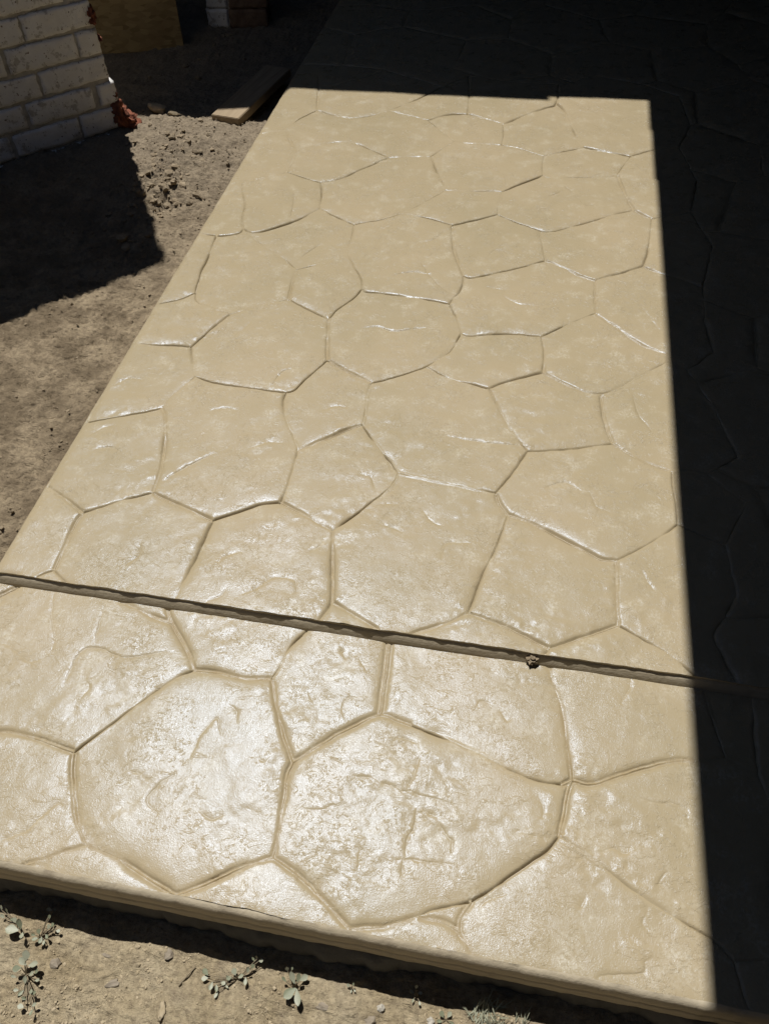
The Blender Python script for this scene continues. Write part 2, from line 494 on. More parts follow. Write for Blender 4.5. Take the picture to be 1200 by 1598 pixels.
def honeycomb(x0, x1, y0, y1, a, seed):
    rng = random.Random(seed); V = {}; E = set()
    def vert(p):
        k = (round(p[0] / a * 4), round(p[1] / a * 4))
        if k not in V: V[k] = (p[0] + rng.uniform(-.27, .27) * a, p[1] + rng.uniform(-.27, .27) * a)
        return k
    ny = int((y1 - y0) / (a * 1.5)) + 2; nx = int((x1 - x0) / (a * 1.732)) + 2
    for j in range(-1, ny):
        for i in range(-1, nx):
            cx = x0 + (i + 0.5 * (j & 1)) * a * 1.732; cy = y0 + j * a * 1.5
            c = [vert((cx + a * math.sin(t * math.pi / 3), cy + a * math.cos(t * math.pi / 3))) for t in range(6)]
            for t in range(6): E.add(tuple(sorted((c[t], c[(t + 1) % 6]))))
    return [(V[a_], V[b_]) for a_, b_ in sorted(E)]

def wobble(P, seed, amp=0.0012):
    P = np.array(P); n = len(P)
    env = np.minimum(1, np.minimum(np.arange(n), np.arange(n)[::-1]) / 3.0)[:, None]
    d = np.stack([fbm(P[:, 0], P[:, 1], 0.035, 3, seed), fbm(P[:, 0], P[:, 1], 0.035, 3, seed + 50)], 1)
    return P + d * amp * env

def build_slab(name, feats, label, traced, chain, z, outline, seed, spacing, hexa, rim):
    """outline: jittered closed polygon; one mesh object per impressed stone"""
    curves = []
    for i, (s, P) in enumerate(traced):
        yy = np.mean([p[1] for p in P]); st = 0.004 + 0.0022 * max(0, yy - 0.5)
        curves.append((s, wobble(catmull(P, st), seed + i)))
    chain = [at(*map(float, p.split(',')), z) for p in chain.split()]
    chW = wobble(np.vstack([catmull([chain[i], chain[i + 1]], 0.012)[:-1] for i in range(len(chain) - 1)] + [np.array(chain[-1:])]), seed + 500, 0.003)
    curves.append(('n', chW))
    # shade side of the chain
    if name == 'rear':
        region = list(map(tuple, chW[::-1])) + [(-1.3, chain[0][1]), (-1.3, 8), (4, 8), (4, chain[-1][1])]
    else:
        region = list(map(tuple, chW)) + [(4, chW[-1][1] - .3), (4, 1.2), tuple(chW[0] + [0, .2])]
    region = np.array(region)
    lo, hi = np.array(outline).min(0), np.array(outline).max(0)
    for k, (p, q) in enumerate(honeycomb(lo[0], hi[0], lo[1], hi[1], hexa, seed)):
        pts = wobble(catmull([p, q], 0.012), seed + k, 0.004)
        ins = inside(region, pts[:, 0], pts[:, 1])
        if not ins.any(): continue
        idx = np.where(ins)[0]; a0 = max(0, idx[0] - 1); a1 = min(len(pts) - 1, idx[-1] + 1)
        curves.append(('d' if k % 3 else 'n', pts[a0:a1 + 1]))
    V, Ed = [], []
    def addline(P, closed=False):
        b = len(V); V.extend(map(tuple, P)); n = len(P)
        Ed.extend((b + i, b + i + 1) for i in range(n - 1))
        if closed: Ed.append((b + n - 1, b))
    addline(outline, True); nout = len(V)
    samp, sty = [], []
    for s, P in curves:
        keep = (P[:, 0] > lo[0] - .03) & (P[:, 0] < hi[0] + .03) & (P[:, 1] > lo[1] - .03) & (P[:, 1] < hi[1] + .03)
        P = P[keep]
        if len(P) < 2: continue
        addline(P)
        samp.append(P); sty.append(np.tile(STY[s], (len(P), 1)))
    SP = np.vstack(samp); SS = np.vstack(sty)
    kd = kdtree.KDTree(len(SP))
    for i, p in enumerate(SP): kd.insert((p[0], p[1], 0), i)
    kd.balance()
    OL = np.array(outline)
    # chips and cleft steps traced on the stones
    FP, FN, FA = [], [], []; fr_rng = random.Random(seed + 7)
    for fc in feats.replace('\n', '|').split('|'):
        pp = wobble(catmull([at(*map(float, q.split(',')), z) for q in fc.split()], .0025), seed, .0022)
        t = np.gradient(pp, axis=0); t /= np.linalg.norm(t, axis=1)[:, None] + 1e-9
        nn = np.stack([-t[:, 1], t[:, 0]], 1) * fr_rng.choice((-1, 1)); e = np.sin(np.linspace(.12, math.pi - .12, len(pp))) ** .5
        FP.append(pp); FN.append(nn); FA.append(e * fr_rng.uniform(.0009, .0019) * (1.35 if name == 'rear' else 1))
    FP, FN, FA = np.vstack(FP), np.vstack(FN), np.concatenate(FA)
    kf = kdtree.KDTree(len(FP))
    for i, p in enumerate(FP): kf.insert((p[0], p[1], 0), i)
    kf.balance()
    # offset rows along the joints
    cand = []
    for P in samp:
        t = np.gradient(P, axis=0); t /= np.linalg.norm(t, axis=1)[:, None] + 1e-9; nrm = np.stack([-t[:, 1], t[:, 0]], 1)
        ym = P[:, 1].mean(); xm = P[:, 0].mean()
        offs = [.0014, .0032, .0056, .009, .015, .023] if (ym < 3.7 and xm < 0.55) else [.003, .009]
        for o in offs:
            for sg in (1, -1):
                cand.append((P + nrm * o * sg, o))
    pts = []
    for Pc, o in cand:
        for p in Pc:
            co, i, d = kd.find((p[0], p[1], 0))
            if d > o * 0.86: pts.append(p)
    for o in (0, .0013, .0028, -.0013, .005):
        for p in FP + FN * o:
            if kd.find((p[0], p[1], 0))[2] > .003: pts.append(p)
    y = lo[1]
    while y < hi[1]:
        sp = spacing(y); n = int((hi[0] - lo[0]) / sp)
        xs = lo[0] + np.arange(n) * sp + RNG.uniform(-.3, .3, n) * sp; ys = y + RNG.uniform(-.3, .3, n) * sp
        skip = ((xs > 0.56) & (RNG.random(n) < 0.8))
        for p in np.stack([xs, ys], 1)[~skip]:
            co, i, d = kd.find((p[0], p[1], 0))
            if kf.find((p[0], p[1], 0))[2] < .0035: continue
            if d > 0.028: pts.append(p)
            elif d > 0.012 and random.random() < .5: pts.append(p)
        y += sp
    pts = np.array(pts); pts = pts[inside(OL, pts[:, 0], pts[:, 1])]
    # keep clear of the outline
    ko = kdtree.KDTree(len(OL))
    for i, p in enumerate(OL): ko.insert((p[0], p[1], 0), i)
    ko.balance()
    pts = np.array([p for p in pts if ko.find((p[0], p[1], 0))[2] > 0.0025])
    V.extend(map(tuple, pts))
    r = delaunay_2d_cdt([Vector(v) for v in V], Ed, [], 0, 1e-6)
    P2 = np.array([tuple(v) for v in r[0]]); Fc = np.array(r[2], np.int64)
    cons = {tuple(sorted(e)) for e, oe in zip(r[1], r[4]) if len(oe)}
    cen = P2[Fc].mean(1); ok = inside(OL, cen[:, 0], cen[:, 1]); Fc = Fc[ok]
    # flood fill the cells
    em = {}
    for fi, (a, b, c) in enumerate(Fc.tolist()):
        for e in ((a, b), (b, c), (c, a)):
            e = (e[0], e[1]) if e[0] < e[1] else (e[1], e[0]); em.setdefault(e, []).append(fi)
    adj = [[] for _ in range(len(Fc))]
    for e, fs in em.items():
        if len(fs) == 2 and e not in cons: adj[fs[0]].append(fs[1]); adj[fs[1]].append(fs[0])
    lab = np.full(len(Fc), -1); nl = 0
    for s0 in range(len(Fc)):
        if lab[s0] >= 0: continue
        st = [s0]; lab[s0] = nl
        while st:
            f = st.pop()
            for g in adj[f]:
                if lab[g] < 0: lab[g] = nl; st.append(g)
        nl += 1
    # merge slivers into a neighbour across any edge
    A = P2[Fc]; ar = 0.5 * np.abs((A[:, 1, 0] - A[:, 0, 0]) * (A[:, 2, 1] - A[:, 0, 1]) - (A[:, 2, 0] - A[:, 0, 0]) * (A[:, 1, 1] - A[:, 0, 1]))
    for _ in range(4):
        area = np.bincount(lab, ar, nl)
        tiny = (area > 0) & (area < 0.0008)
        if not tiny.any(): break
        for e, fs in em.items():
            if len(fs) == 2:
                a, b = lab[fs[0]], lab[fs[1]]
                if a != b and tiny[a]: lab[lab == a] = b; tiny[a] = False
                elif a != b and tiny[b]: lab[lab == b] = a; tiny[b] = False
    # distances and joint style for each vertex
    n = len(P2); D = np.empty(n); I = np.empty(n, int); DO = np.empty(n)
    for k in range(n):
        q = (P2[k, 0], P2[k, 1], 0); c, i, d = kd.find(q); D[k] = d; I[k] = i; DO[k] = ko.find(q)[2]
    X, Y = P2[:, 0], P2[:, 1]
    G, W, Bd = SS[I, 0], SS[I, 1], SS[I, 2]
    mod = np.clip(0.72 + 1.7 * fbm(X, Y, 0.14, 3, seed + 3), 0.08, 1.8); G = G * mod; G = G * np.where((Bd == 0) & (G < .004) & (Y > 1.8), .75, 1)
    front = (name == 'front')
    Bd = Bd * (0.8 if front else 0.6)
    d2 = np.maximum(0, np.abs(D - Bd))
    isd = Bd > 0
    prof = np.where(isd, -G * np.exp(-(d2 / W) ** 2) - 0.0012 * np.exp(-(D / 0.003) ** 2), -G * np.exp(-(D / W) ** 1.5))
    sh = np.clip(1.0 + 1.2 * fbm(X, Y, 0.3, 2, seed + 9), 0.2, 2)
    prof = prof - (0.0031 if front else 0.0032) * sh * (.45 + .55 * np.clip(mod, 0, 1.4)) * np.exp(-D / (0.013 if front else 0.012))
    amp = sstep(0.001, 0.010, D)
    rel = 0.0012 * fbm(X, Y, 0.16, 2, seed + 21) + 0.00042 * fbm(X, Y, 0.045, 3, seed + 31)
    a1 = fbm(X * 0.8 + Y * 0.5, Y * 1.3 - X * .4, 0.11, 5, seed + 41, 0.55); patch = sstep(-0.05, 0.35, fbm(X, Y, 0.22, 2, seed + 61))
    rel = rel + patch * (0.0008 * sstep(0.02, 0.06, a1) - 0.0006 * sstep(0.02, .06, -a1 - .12))
    a2 = fbm(X, Y, 0.06, 4, seed + 71, 0.6); rel = rel + patch * 0.0005 * sstep(0.1, 0.16, a2)
    rel = rel + 0.00018 * fbm(X, Y * 1.8, 0.012, 3, seed + 81, 0.6) * (0.5 + patch)
    fh = np.zeros(n)
    for k in range(n):
        c, i, d = kf.find((P2[k, 0], P2[k, 1], 0))
        if d < .05:
            sd = (P2[k, 0] - FP[i, 0]) * FN[i, 0] + (P2[k, 1] - FP[i, 1]) * FN[i, 1]
            fh[k] = -FA[i] * ((1 if sd > .0007 else (.15 if sd > -.0007 else 0)) * math.exp(-d / .009) + .5 * math.exp(-(d / .0013) ** 2))
    Z = z + prof + amp * (rel + fh)
    Z = Z - 0.0035 * np.exp(-DO / 0.006) * rim(X, Y)
    root = empty('stamped_pavement', (0, 0, 0)); tag(root, label, None, None, 'structure')
    rr = random.Random(seed); cnt = 0
    J = np.exp(-(D / 0.0065) ** 2) * (isd if front else isd * .5)
    for l in np.unique(lab):
        fs = Fc[lab == l]; vi, inv = np.unique(fs, return_inverse=True); f2 = inv.reshape(-1, 3)
        Zl = Z[vi].copy(); am = sstep(0.0012, 0.006, D[vi])
        c = P2[vi].mean(0); tx, ty, lv = rr.gauss(0, .004), rr.gauss(0, .004), rr.gauss(0, .0006)
        Zl += am * np.clip(lv + tx * (X[vi] - c[0]) + ty * (Y[vi] - c[1]), -.0022, .0022)
        Vv = np.stack([X[vi], Y[vi], Zl], 1)
        a, b, c3 = Vv[f2[0]]; 
        nz = (b[0] - a[0]) * (c3[1] - a[1]) - (c3[0] - a[0]) * (b[1] - a[1])
        if nz < 0: f2 = f2[:, ::-1]
        me = mesh_np('stone', Vv, f2); at_ = me.attributes.new('joint', 'FLOAT', 'POINT'); at_.data.foreach_set('value', J[vi].astype(np.float32))
        link('stone', me, M['conc'], root); cnt += 1
    print(name, 'stones', cnt, 'tris', len(Fc), 'areas', np.round(np.sort(np.bincount(lab, ar, nl))[::-1][:6], 2), round(time.time() - T0, 1))
    return root

def jitter_line(p, q, step, amp, seed, nrm):
    n = max(2, int(math.dist(p, q) / step)); t = np.arange(n)[:, None] / n
    P = np.array(p) * (1 - t) + np.array(q) * t
    k = np.minimum(1, np.minimum(np.arange(n), n - np.arange(n)) / 4.0)
    nz = fbm(P[:, 0] + P[:, 1], P[:, 0] * 0.3, 0.09, 5, seed, 0.55) * amp * k
    return P + nz[:, None] * np.array(nrm)

def sweep(name, P, nrm, prof, parent, mat, seed, amp=0.001, z0=0.0, nsc=0.03):
    """profile (outward, z) swept along the line P with noise"""
    P = np.asarray(P); prof = np.asarray(prof); n, k = len(P), len(prof)
    s = np.cumsum(np.r_[0, np.linalg.norm(np.diff(P, axis=0), axis=1)])
    S, K = np.meshgrid(s, np.arange(k), indexing='ij')
    nz = fbm(S, prof[K.astype(int), 1] * 1.0 + K * 0.004, nsc, 4, seed) * amp
    nz[:, 0] = 0
    out = prof[:, 0][None, :] + nz
    nv = np.array(nrm, float); dev = (P @ nv) - np.mean(P @ nv)                 # jagged lip, smoother face below
    keep = np.exp(-np.arange(k) / 1.6)
    out = out + dev[:, None] * (keep[None, :] - 1)
    X = P[:, 0][:, None] + nrm[0] * out; Y = P[:, 1][:, None] + nrm[1] * out
    Z = z0 + prof[:, 1][None, :] + nz * 0.25
    me = mesh_np(name, np.stack([X, Y, Z], -1).reshape(-1, 3), grid_faces(n, k))
    return link(name, me, mat, parent)

def solid(name, boxes, mat, parent=None, bev=0.0):
    bm = bmesh.new()
    for (x0, x1, y0, y1, z0, z1) in boxes:
        r = bmesh.ops.create_cube(bm, size=1)
        bmesh.ops.scale(bm, vec=(x1 - x0, y1 - y0, z1 - z0), verts=r['verts'])
        bmesh.ops.translate(bm, vec=((x0 + x1) / 2, (y0 + y1) / 2, (z0 + z1) / 2), verts=r['verts'])
    if bev: bmesh.ops.bevel(bm, geom=bm.edges[:], offset=bev, segments=2, affect='EDGES')
    me = bpy.data.meshes.new(name); bm.to_mesh(me); bm.free()
    return link(name, me, mat, parent)

# ------------------------------------------------------------------ the ground
JY = 0.888      # joint between the slabs
FY = 0.300      # front edge of the front slab
XL = -1.108     # left edge of the rear slab
def ground_z(X, Y):
    X = np.asarray(X, float); Y = np.asarray(Y, float)
    base = -0.185 + 0.125 * sstep(0.25, 0.95, Y)
    n1 = fbm(X, Y, 0.5, 3, 301) * 0.012; n2 = fbm(X, Y, 0.09, 4, 311) * 0.0075
    n3 = np.abs(fbm(X + .2 * Y, Y * 1.7, 0.034, 4, 321, 0.6)) * (0.0050 + .005 * sstep(.6, 1.2, Y))
    # tracks and ridges in the trodden soil
    a = fbm(X + .3 * Y, Y * 1.9, 0.12, 5, 331, .6); n4 = (0.003 + 0.007 * sstep(.6, 1.1, Y)) * np.exp(-(a / 0.09) ** 2)
    z = base + n1 + n2 + n3 - n4
    mound = 0.055 * np.exp(-(((X + 1.42) / .28) ** 2 + ((Y - 3.06) / .22) ** 2))
    dip = -0.05 * sstep(3.25, 3.6, Y) * (X < -1.0) 
    hole = -0.035 * np.exp(-(((X + 1.355) / .05) ** 2 + ((Y - 2.60) / .07) ** 2))
    lumpy = np.abs(fbm(X, Y, 0.05, 4, 341, 0.6)) * 0.02 * np.exp(-(((X + 1.40) / .16) ** 2 + ((Y - 2.72) / .33) ** 2))
    dw = np.abs((X + 1.73) * .7214 - (Y - 3.16) * .6925)
    berm = 0.008 * np.exp(-(dw / .06) ** 2) * (X < -1.6)
    z = z + mound + dip + hole + lumpy + berm
    # keep below the slabs
    under = (X > -1.06) & (Y > 0.34)
    return np.where(under, np.minimum(z, -0.14), z)
def axis(segs):
    out = []
    for a, b, s in segs: out.append(np.arange(a, b, s))
    return np.concatenate(out)
far_ = [-400, -150, -60, -25, -12, -8, -6, -5, -4, -3.4, -3, -2.7]
xs = np.concatenate([far_, axis([(-2.5, -1.05, .0075), (-1.05, 0.55, .008), (0.55, 2.5, .1)]), [3, 4, 6, 10, 25, 80, 400]])
ys = np.concatenate([[-400, -100, -30, -10, -4, -2, -1.2, -.8, -.5, -.3, -.2, -.12], axis([(-0.08, 0.30, .0045), (0.30, 0.85, .02), (0.85, 3.7, .0085), (3.7, 5.5, .03)]), [6, 7, 9, 14, 30, 80, 400]])
GX, GY = np.meshgrid(xs, ys, indexing='ij')
gnd = link('ground', mesh_np('ground', np.stack([GX, GY, ground_z(GX, GY)], -1).reshape(-1, 3), grid_faces(len(xs), len(ys))), M['dirt'])
tag(gnd, 'bare trodden soil, greyish beside the slab and sandy in front of it', None, None, 'structure')

# ------------------------------------------------------------------ the two stamped slabs
XR, YB = 2.3, 6.3
def outl(x0, x1, y0, y1, seed, af, ab):
    P = [jitter_line((x0, y0), (x1, y0), .004, af, seed, (0, 1)), jitter_line((x1, y0), (x1, y1), .03, .002, seed + 1, (1, 0)),
         jitter_line((x1, y1), (x0, y1), .03, ab, seed + 2, (0, 1)), jitter_line((x0, y1), (x0, y0), .010, .0010, seed + 3, (1, 0))]
    return [tuple(p) for p in np.vstack(P)]
o_rear = outl(XL, XR, JY, YB, 900, .0019, .002)
o_front = outl(-1.5, XR, FY, JY - 0.0006, 920, .0020, .0006)
rear = build_slab('rear', FEAT_REAR, 'glossy tan stamped concrete slab imprinted with irregular flagstones, behind the step',
    parse(REAR, 0), REAR_FRONT, 0.0, o_rear, 40, lambda y: 0.0062 + 0.0035 * max(0, y - .9), 0.26,
    lambda X, Y: (np.abs(X - XL) < .06) * 1.0)
front = build_slab('front', FEAT_FRONT, 'nearer stamped concrete slab with large glaring flagstones, one step lower',
    parse(FRONTJ, FZ), FRONT_FRONT, FZ, o_front, 140, lambda y: 0.0055, 0.26, lambda X, Y: (np.abs(Y - FY) < .05) * .25)

# slab bodies and their edges
solid('slab_body', [(XL + .012, XR, JY + .008, YB, -0.125, -0.012)], M['edge'], rear)
lip = [(0, -.0005), (.0006, -.003), (-.0026, -.0040), (-.0028, -.0055), (.0012, -.0080), (.0048, -.0125), (.0082, -.0190), (.0108, -.0245), (.0126, -.0290), (.0132, -.0360)]
fr = np.array([p for p in o_rear if abs(p[1] - JY) < .01 and p[0] < XR - .001]); fr = fr[np.argsort(fr[:, 0])]
sweep('slab_edge', fr, (0, -1), lip, rear, M['edge'], 5, .0003, nsc=.06)
lf = np.array([p for p in o_rear if abs(p[0] - XL) < .004]); lf = lf[np.argsort(-lf[:, 1])]
sweep('slab_edge', lf, (-1, 0), [(-.010, -.016), (-.0006, -.0042), (.004, -.0056), (.008, -.009), (.0105, -.014), (.012, -.022), (.0125, -.05), (.011, -.10)], rear, M['conc'], 6, .0014, nsc=.08)
solid('slab_body', [(-1.49, XR, FY + .006, JY - .004, -0.165, FZ - .012)], M['edge'], front)
fe = np.array([p for p in o_front if abs(p[1] - FY) < .01 and p[0] < XR - .001]); fe = fe[np.argsort(fe[:, 0])]
fprof = [(0, -.0009), (.0015, -.0016), (.0055, -.004), (.0095, -.009), (.012, -.0165), (.0132, -.027), (.0136, -.038), (.0112, -.0402), (.0116, -.043), (.0142, -.046), (.0150, -.053), (.0154, -.060), (.0150, -.075), (.0130, -.090), (.006, -.098)]
sweep('slab_edge', fe, (0, -1), fprof, front, M['edge'], 7, .0013, FZ, nsc=.045)
# grey slurry that squeezed out below the form
n = 420; S = np.linspace(-1.3, 1.0, n); lob = 0.010 + 0.016 * np.abs(fbm(S, S * 0, .13, 3, 71)) + .012 * sstep(-.1, .4, fbm(S, S * 0, .4, 2, 75))
K = 9; rows = []
for k in range(K):
    t = k / (K - 1); out = lob * math.sin(t * math.pi / 2) ** 1.0
    yy = FY - .004 - out - 0.003 * fbm(S, S * 0 + t * .05, .03, 3, 77); zz = FZ - .090 - .055 * t ** 1.6 - (.02 if k == K - 1 else 0)
    rows.append(np.stack([S, yy, np.full(n, 1.0) * zz], 1))
G_ = np.stack(rows, 1).reshape(-1, 3)
link('slurry_spill', mesh_np('slurry_spill', G_, grid_faces(n, K)), M['slurry'], front)
# knob of mortar stuck in the joint
def rock_mesh(name, r, seed, sub=3, rough=.35, flat=.7, sharp=False):
    bm = bmesh.new(); bmesh.ops.create_icosphere(bm, subdivisions=sub, radius=1)
    P = np.array([v.co[:] for v in bm.verts])
    n_ = fbm(P[:, 0] + 3 * P[:, 2], P[:, 1] - 2 * P[:, 2], .9, 4, seed, .6)
    if sharp: n_ = np.round(n_ * 3) / 3 * .8 + n_ * .3
    P = P * (1 + rough * n_)[:, None]; P[:, 2] *= flat
    for v, p in zip(bm.verts, P * r): v.co = p
    me = bpy.data.meshes.new(name); bm.to_mesh(me); bm.free()
    for p in me.polygons: p.use_smooth = not sharp
    return me
kx, ky = at(831, 1016, -.01)
kn = link('mortar_lump', rock_mesh('mortar_lump', .0115, 5, 3, .55, .8, True), M['crumb']); kn.location = (kx, JY - .007, -.016)
tag(kn, 'small crumbly mortar lump stuck on the step between the two slabs', 'lump')
print('slabs', round(time.time() - T0, 1))

# ------------------------------------------------------------------ loose soil
def scatter(name, n, x0, x1, y0, y1, r0, r1, mat, label, seed, dens=None):
    rng = np.random.default_rng(seed); bm = bmesh.new(); bmesh.ops.create_icosphere(bm, subdivisions=1, radius=1)
    B = np.array([v.co[:] for v in bm.verts]); Fs = np.array([[v.index for v in f.verts] for f in bm.faces]); bm.free()
    xy = np.stack([rng.uniform(x0, x1, n), rng.uniform(y0, y1, n)], 1)
    if dens is not None: xy = xy[rng.random(n) < dens(xy[:, 0], xy[:, 1])]
    n = len(xy); r = r0 * (r1 / r0) ** (rng.random(n) ** 2.5)
    gz = ground_z(xy[:, 0], xy[:, 1])
    P = B[None] * (1 + rng.uniform(-.35, .35, (n, len(B), 1))) * r[:, None, None] * np.stack([rng.uniform(.7, 1.4, n), rng.uniform(.7, 1.4, n), rng.uniform(.5, .9, n)], 1)[:, None, :]
    a = rng.uniform(0, 6.28, n); ca, sa = np.cos(a)[:, None], np.sin(a)[:, None]
    X = P[..., 0] * ca - P[..., 1] * sa + xy[:, 0:1]; Y = P[..., 0] * sa + P[..., 1] * ca + xy[:, 1:2]; Z = P[..., 2] + gz[:, None] + r[:, None] * .25
    Vv = np.stack([X, Y, Z], -1).reshape(-1, 3); F_ = (Fs[None] + (np.arange(n) * len(B))[:, None, None]).reshape(-1, 3)
    o = link(name, mesh_np(name, Vv, F_, False), mat); tag(o, label, 'soil', None, 'stuff'); return o
clump = lambda X, Y: np.clip(.25 + 1.4 * fbm(X, Y, .22, 3, 401), 0.04, 1)
scatter('soil_crumbs', 9000, -2.2, XL - .016, .9, 3.5, .0010, .0055, M['crumb'], 'grey-brown soil crumbs strewn beside the left edge of the slab', 1, clump)
scatter('soil_crumbs', 1500, -1.66, -1.2, 2.3, 3.25, .003, .017, M['crumb'], 'coarser clods heaped by the foot of the brick wall', 2,
        lambda X, Y: np.exp(-(((X + 1.42) / .12) ** 2 + ((Y - 2.75) / .3) ** 2)))
scatter('sandy_crumbs', 16000, -1.0, .7, -.05, .262, .0006, .0032, M['crumb2'], 'pale sandy crumbs on the soil in front of the step', 3, clump)
scatter('soil_crumbs', 900, -3.0, XL - .03, 3.5, 5.2, .004, .018, M['crumb'], 'dark soil crumbs in the shade behind the plank', 4, clump)

def put_stone(px, py, r, mat, label, seed, flat=.6, z=None, sharp=True, squash=(1, 1), rz=0, sub=2):
    zz = -0.18 if z is None else z; x, y = at(px, py, zz); gz = float(ground_z(x, y))
    x, y = at(px, py, gz)
    o = link('stone_chip', rock_mesh('stone_chip', r, seed, sub, .4, flat, sharp), mat); o.location = (x, y, gz + r * flat * .35)
    o.scale = (squash[0], squash[1], 1); o.rotation_euler = (0, 0, rz)
    return tag(o, label, 'stone', 'loose stones on the soil')
put_stone(88, 1504, .010, M['stone'], 'round grey stone right of the tall seedling at the left edge', 1, .7)
put_stone(177, 1536, .010, M['stone'], 'flat dark stone chip alone on the sandy soil', 2, .4, squash=(1.2, .7), rz=.4)
put_stone(264, 1490, .009, M['stone'], 'knobbly pinkish-grey stone by the edge of the step shadow', 3, .6)
put_stone(253, 1578, .012, M['crumb2'], 'long pale curved stone flush in the sand near the bottom edge', 4, .25, squash=(.5, 1.3), rz=.15, sharp=False, sub=3)
put_stone(505, 1572, .010, M['stone'], 'angular brown stone right of the broad-leaved seedling', 5, .5, squash=(1.4, .7))
put_stone(594, 1574, .007, M['wstone'], 'small pale pebble between the tiny seedlings', 6, .7)
put_stone(578, 1594, .010, M['stone'], 'dark pebble cut by the bottom edge of the photo', 7, .6)
put_stone(672, 1594, .007, M['wstone'], 'whitish pebble left of the dry grass tuft', 8, .6)
put_stone(168, 1492, .006, M['stone'], 'thin dark chip lying below the step shadow', 9, .3, squash=(2.0, .5), rz=-.1)
put_stone(1075, 1597, .012, M['wstone'], 'white stone sliver under the shaded end of the step', 10, .5, squash=(2, .6))
put_stone(247, 171, .030, M['crumb2'], 'angular pale clod on the rim of the mound by the wall corner', 11, .6, z=-.03, squash=(1.5, .9), rz=-.3)
put_stone(272, 178, .018, M['crumb2'], 'flat pale clod just right of the larger clod on the mound', 12, .5, z=-.03, squash=(1.6, .8))
put_stone(258, 296, .018, M['crumb'], 'dark soil clod in the hollow near the wall shadow', 13, .8, z=-.06)
put_stone(272, 285, .014, M['crumb'], 'smaller soil clod beside the hollow near the wall shadow', 14, .8, z=-.06)

# ------------------------------------------------------------------ white painted brick wall
WB = Vector((-1.73, 3.16, 0)); WD = Vector((-.6925, -.7214, 0)).normalized()   # corner, direction to the left
NRM = Vector((-WD.y, WD.x, 0))                                                # towards the camera
if NRM.dot(Vector((1, -1, 0))) < 0: NRM = -NRM
wall = empty('brick_wall'); tag(wall, 'white painted brick wall at left with a broken red corner', 'wall')
wm = Matrix((( -WD.x, -NRM.x, 0, WB.x), (-WD.y, -NRM.y, 0, WB.y), (0, 0, 1, 0), (0, 0, 0, 1)))   # local x = to the right, y = into the wall
wall.matrix_world = wm
def brick_mesh(L, seed, hgt=.0845, dep=.12, amp=.0022):
    nx, nz, ny = max(3, int(L / .011)), 8, 4
    bm = bmesh.new(); bmesh.ops.create_cube(bm, size=1)
    es = lambda ax: [e for e in bm.edges if abs((e.verts[0].co - e.verts[1].co)[ax]) > .5 / 1 and sum(abs((e.verts[0].co - e.verts[1].co)[k]) > 1e-6 for k in range(3)) == 1]
    bmesh.ops.subdivide_edges(bm, edges=es(0), cuts=nx, use_grid_fill=True)
    e2 = [e for e in bm.edges if abs((e.verts[0].co - e.verts[1].co)[2]) > .5]; bmesh.ops.subdivide_edges(bm, edges=e2, cuts=nz, use_grid_fill=True)
    P = np.array([v.co[:] for v in bm.verts]) * [L, dep, hgt]
    # round the arrises then wear
    q = np.minimum(np.abs(np.abs(P[:, 0]) - L / 2), 1); r = .004
    ex = np.clip(1 - (L / 2 - np.abs(P[:, 0])) / r, 0, 1); ez = np.clip(1 - (hgt / 2 - np.abs(P[:, 2])) / r, 0, 1)
    fr_ = P[:, 1] < 0
    P[:, 1] += fr_ * (.004 * (ex ** 2 + ez ** 2))
    nz_ = fbm(P[:, 0] + seed * 3.1, P[:, 2], .035, 4, 600 + seed, .6)
    P[:, 1] += fr_ * nz_ * amp
    P[:, 0] += np.sign(P[:, 0]) * ex * fbm(P[:, 2], P[:, 1], .03, 3, 650 + seed) * .004
    P[:, 2] += np.sign(P[:, 2]) * ez * fbm(P[:, 0], P[:, 1], .04, 3, 670 + seed) * .0035
    for v, p in zip(bm.verts, P): v.co = p
    me = bpy.data.meshes.new('brick'); bm.to_mesh(me); bm.free()
    for p in me.polygons: p.use_smooth = True
    me.materials.append(M['brick']); return me
full = [brick_mesh(.270, s) for s in range(5)]; part_cache = {}
COURSE = .0972; z0 = -0.140
rb = random.Random(3)
ends = [.27, .165, .075, .27, .085, .27, .085]
LW = 1.75
for r_ in range(28):
    zc = z0 + COURSE * (r_ + .5) - 0.002 
    L0 = ends[r_] if r_ < len(ends) else (.27 if r_ % 2 else .085)
    L0 = ends[r_] if r_ < len(ends) else L0
    x = 0.0; first = True
    lim = -LW + (0.0)
    while x > lim:
        L = L0 if first else .270
        if first:
            rag = rb.uniform(-.012, .008)
            key = round(L, 3)
            if key not in part_cache: part_cache[key] = brick_mesh(L, 20 + len(part_cache))
            me = part_cache[key] if L != .27 else full[0]
        else: rag = 0; me = rb.choice(full)
        o = link('brick', me, None, wall)
        o.location = (x - L / 2 + rag, .06 + rb.uniform(-.0015, .0015), zc + rb.uniform(-.0015, .0015))
        o.rotation_euler = (rb.gauss(0, .006), rb.gauss(0, .006), rb.gauss(0, .006))
        x -= L + .0155; first = False
# mortar body with recessed lumpy face
nx_, nz_ = 220, 330
U, Wz = np.meshgrid(np.linspace(-LW, -.006, nx_), np.linspace(-.2, z0 + COURSE * 28, nz_), indexing='ij')
Yd = .0095 + .0030 * fbm(U, Wz, .03, 4, 700, .6)
link('mortar', mesh_np('mortar', np.stack([U, Yd, Wz], -1).reshape(-1, 3), grid_faces(nx_, nz_)), M['mortar'], wall)
solid('wall_core', [(-LW, -.014, .014, .245, -.2, z0 + COURSE * 28)], M['mortar'], wall)
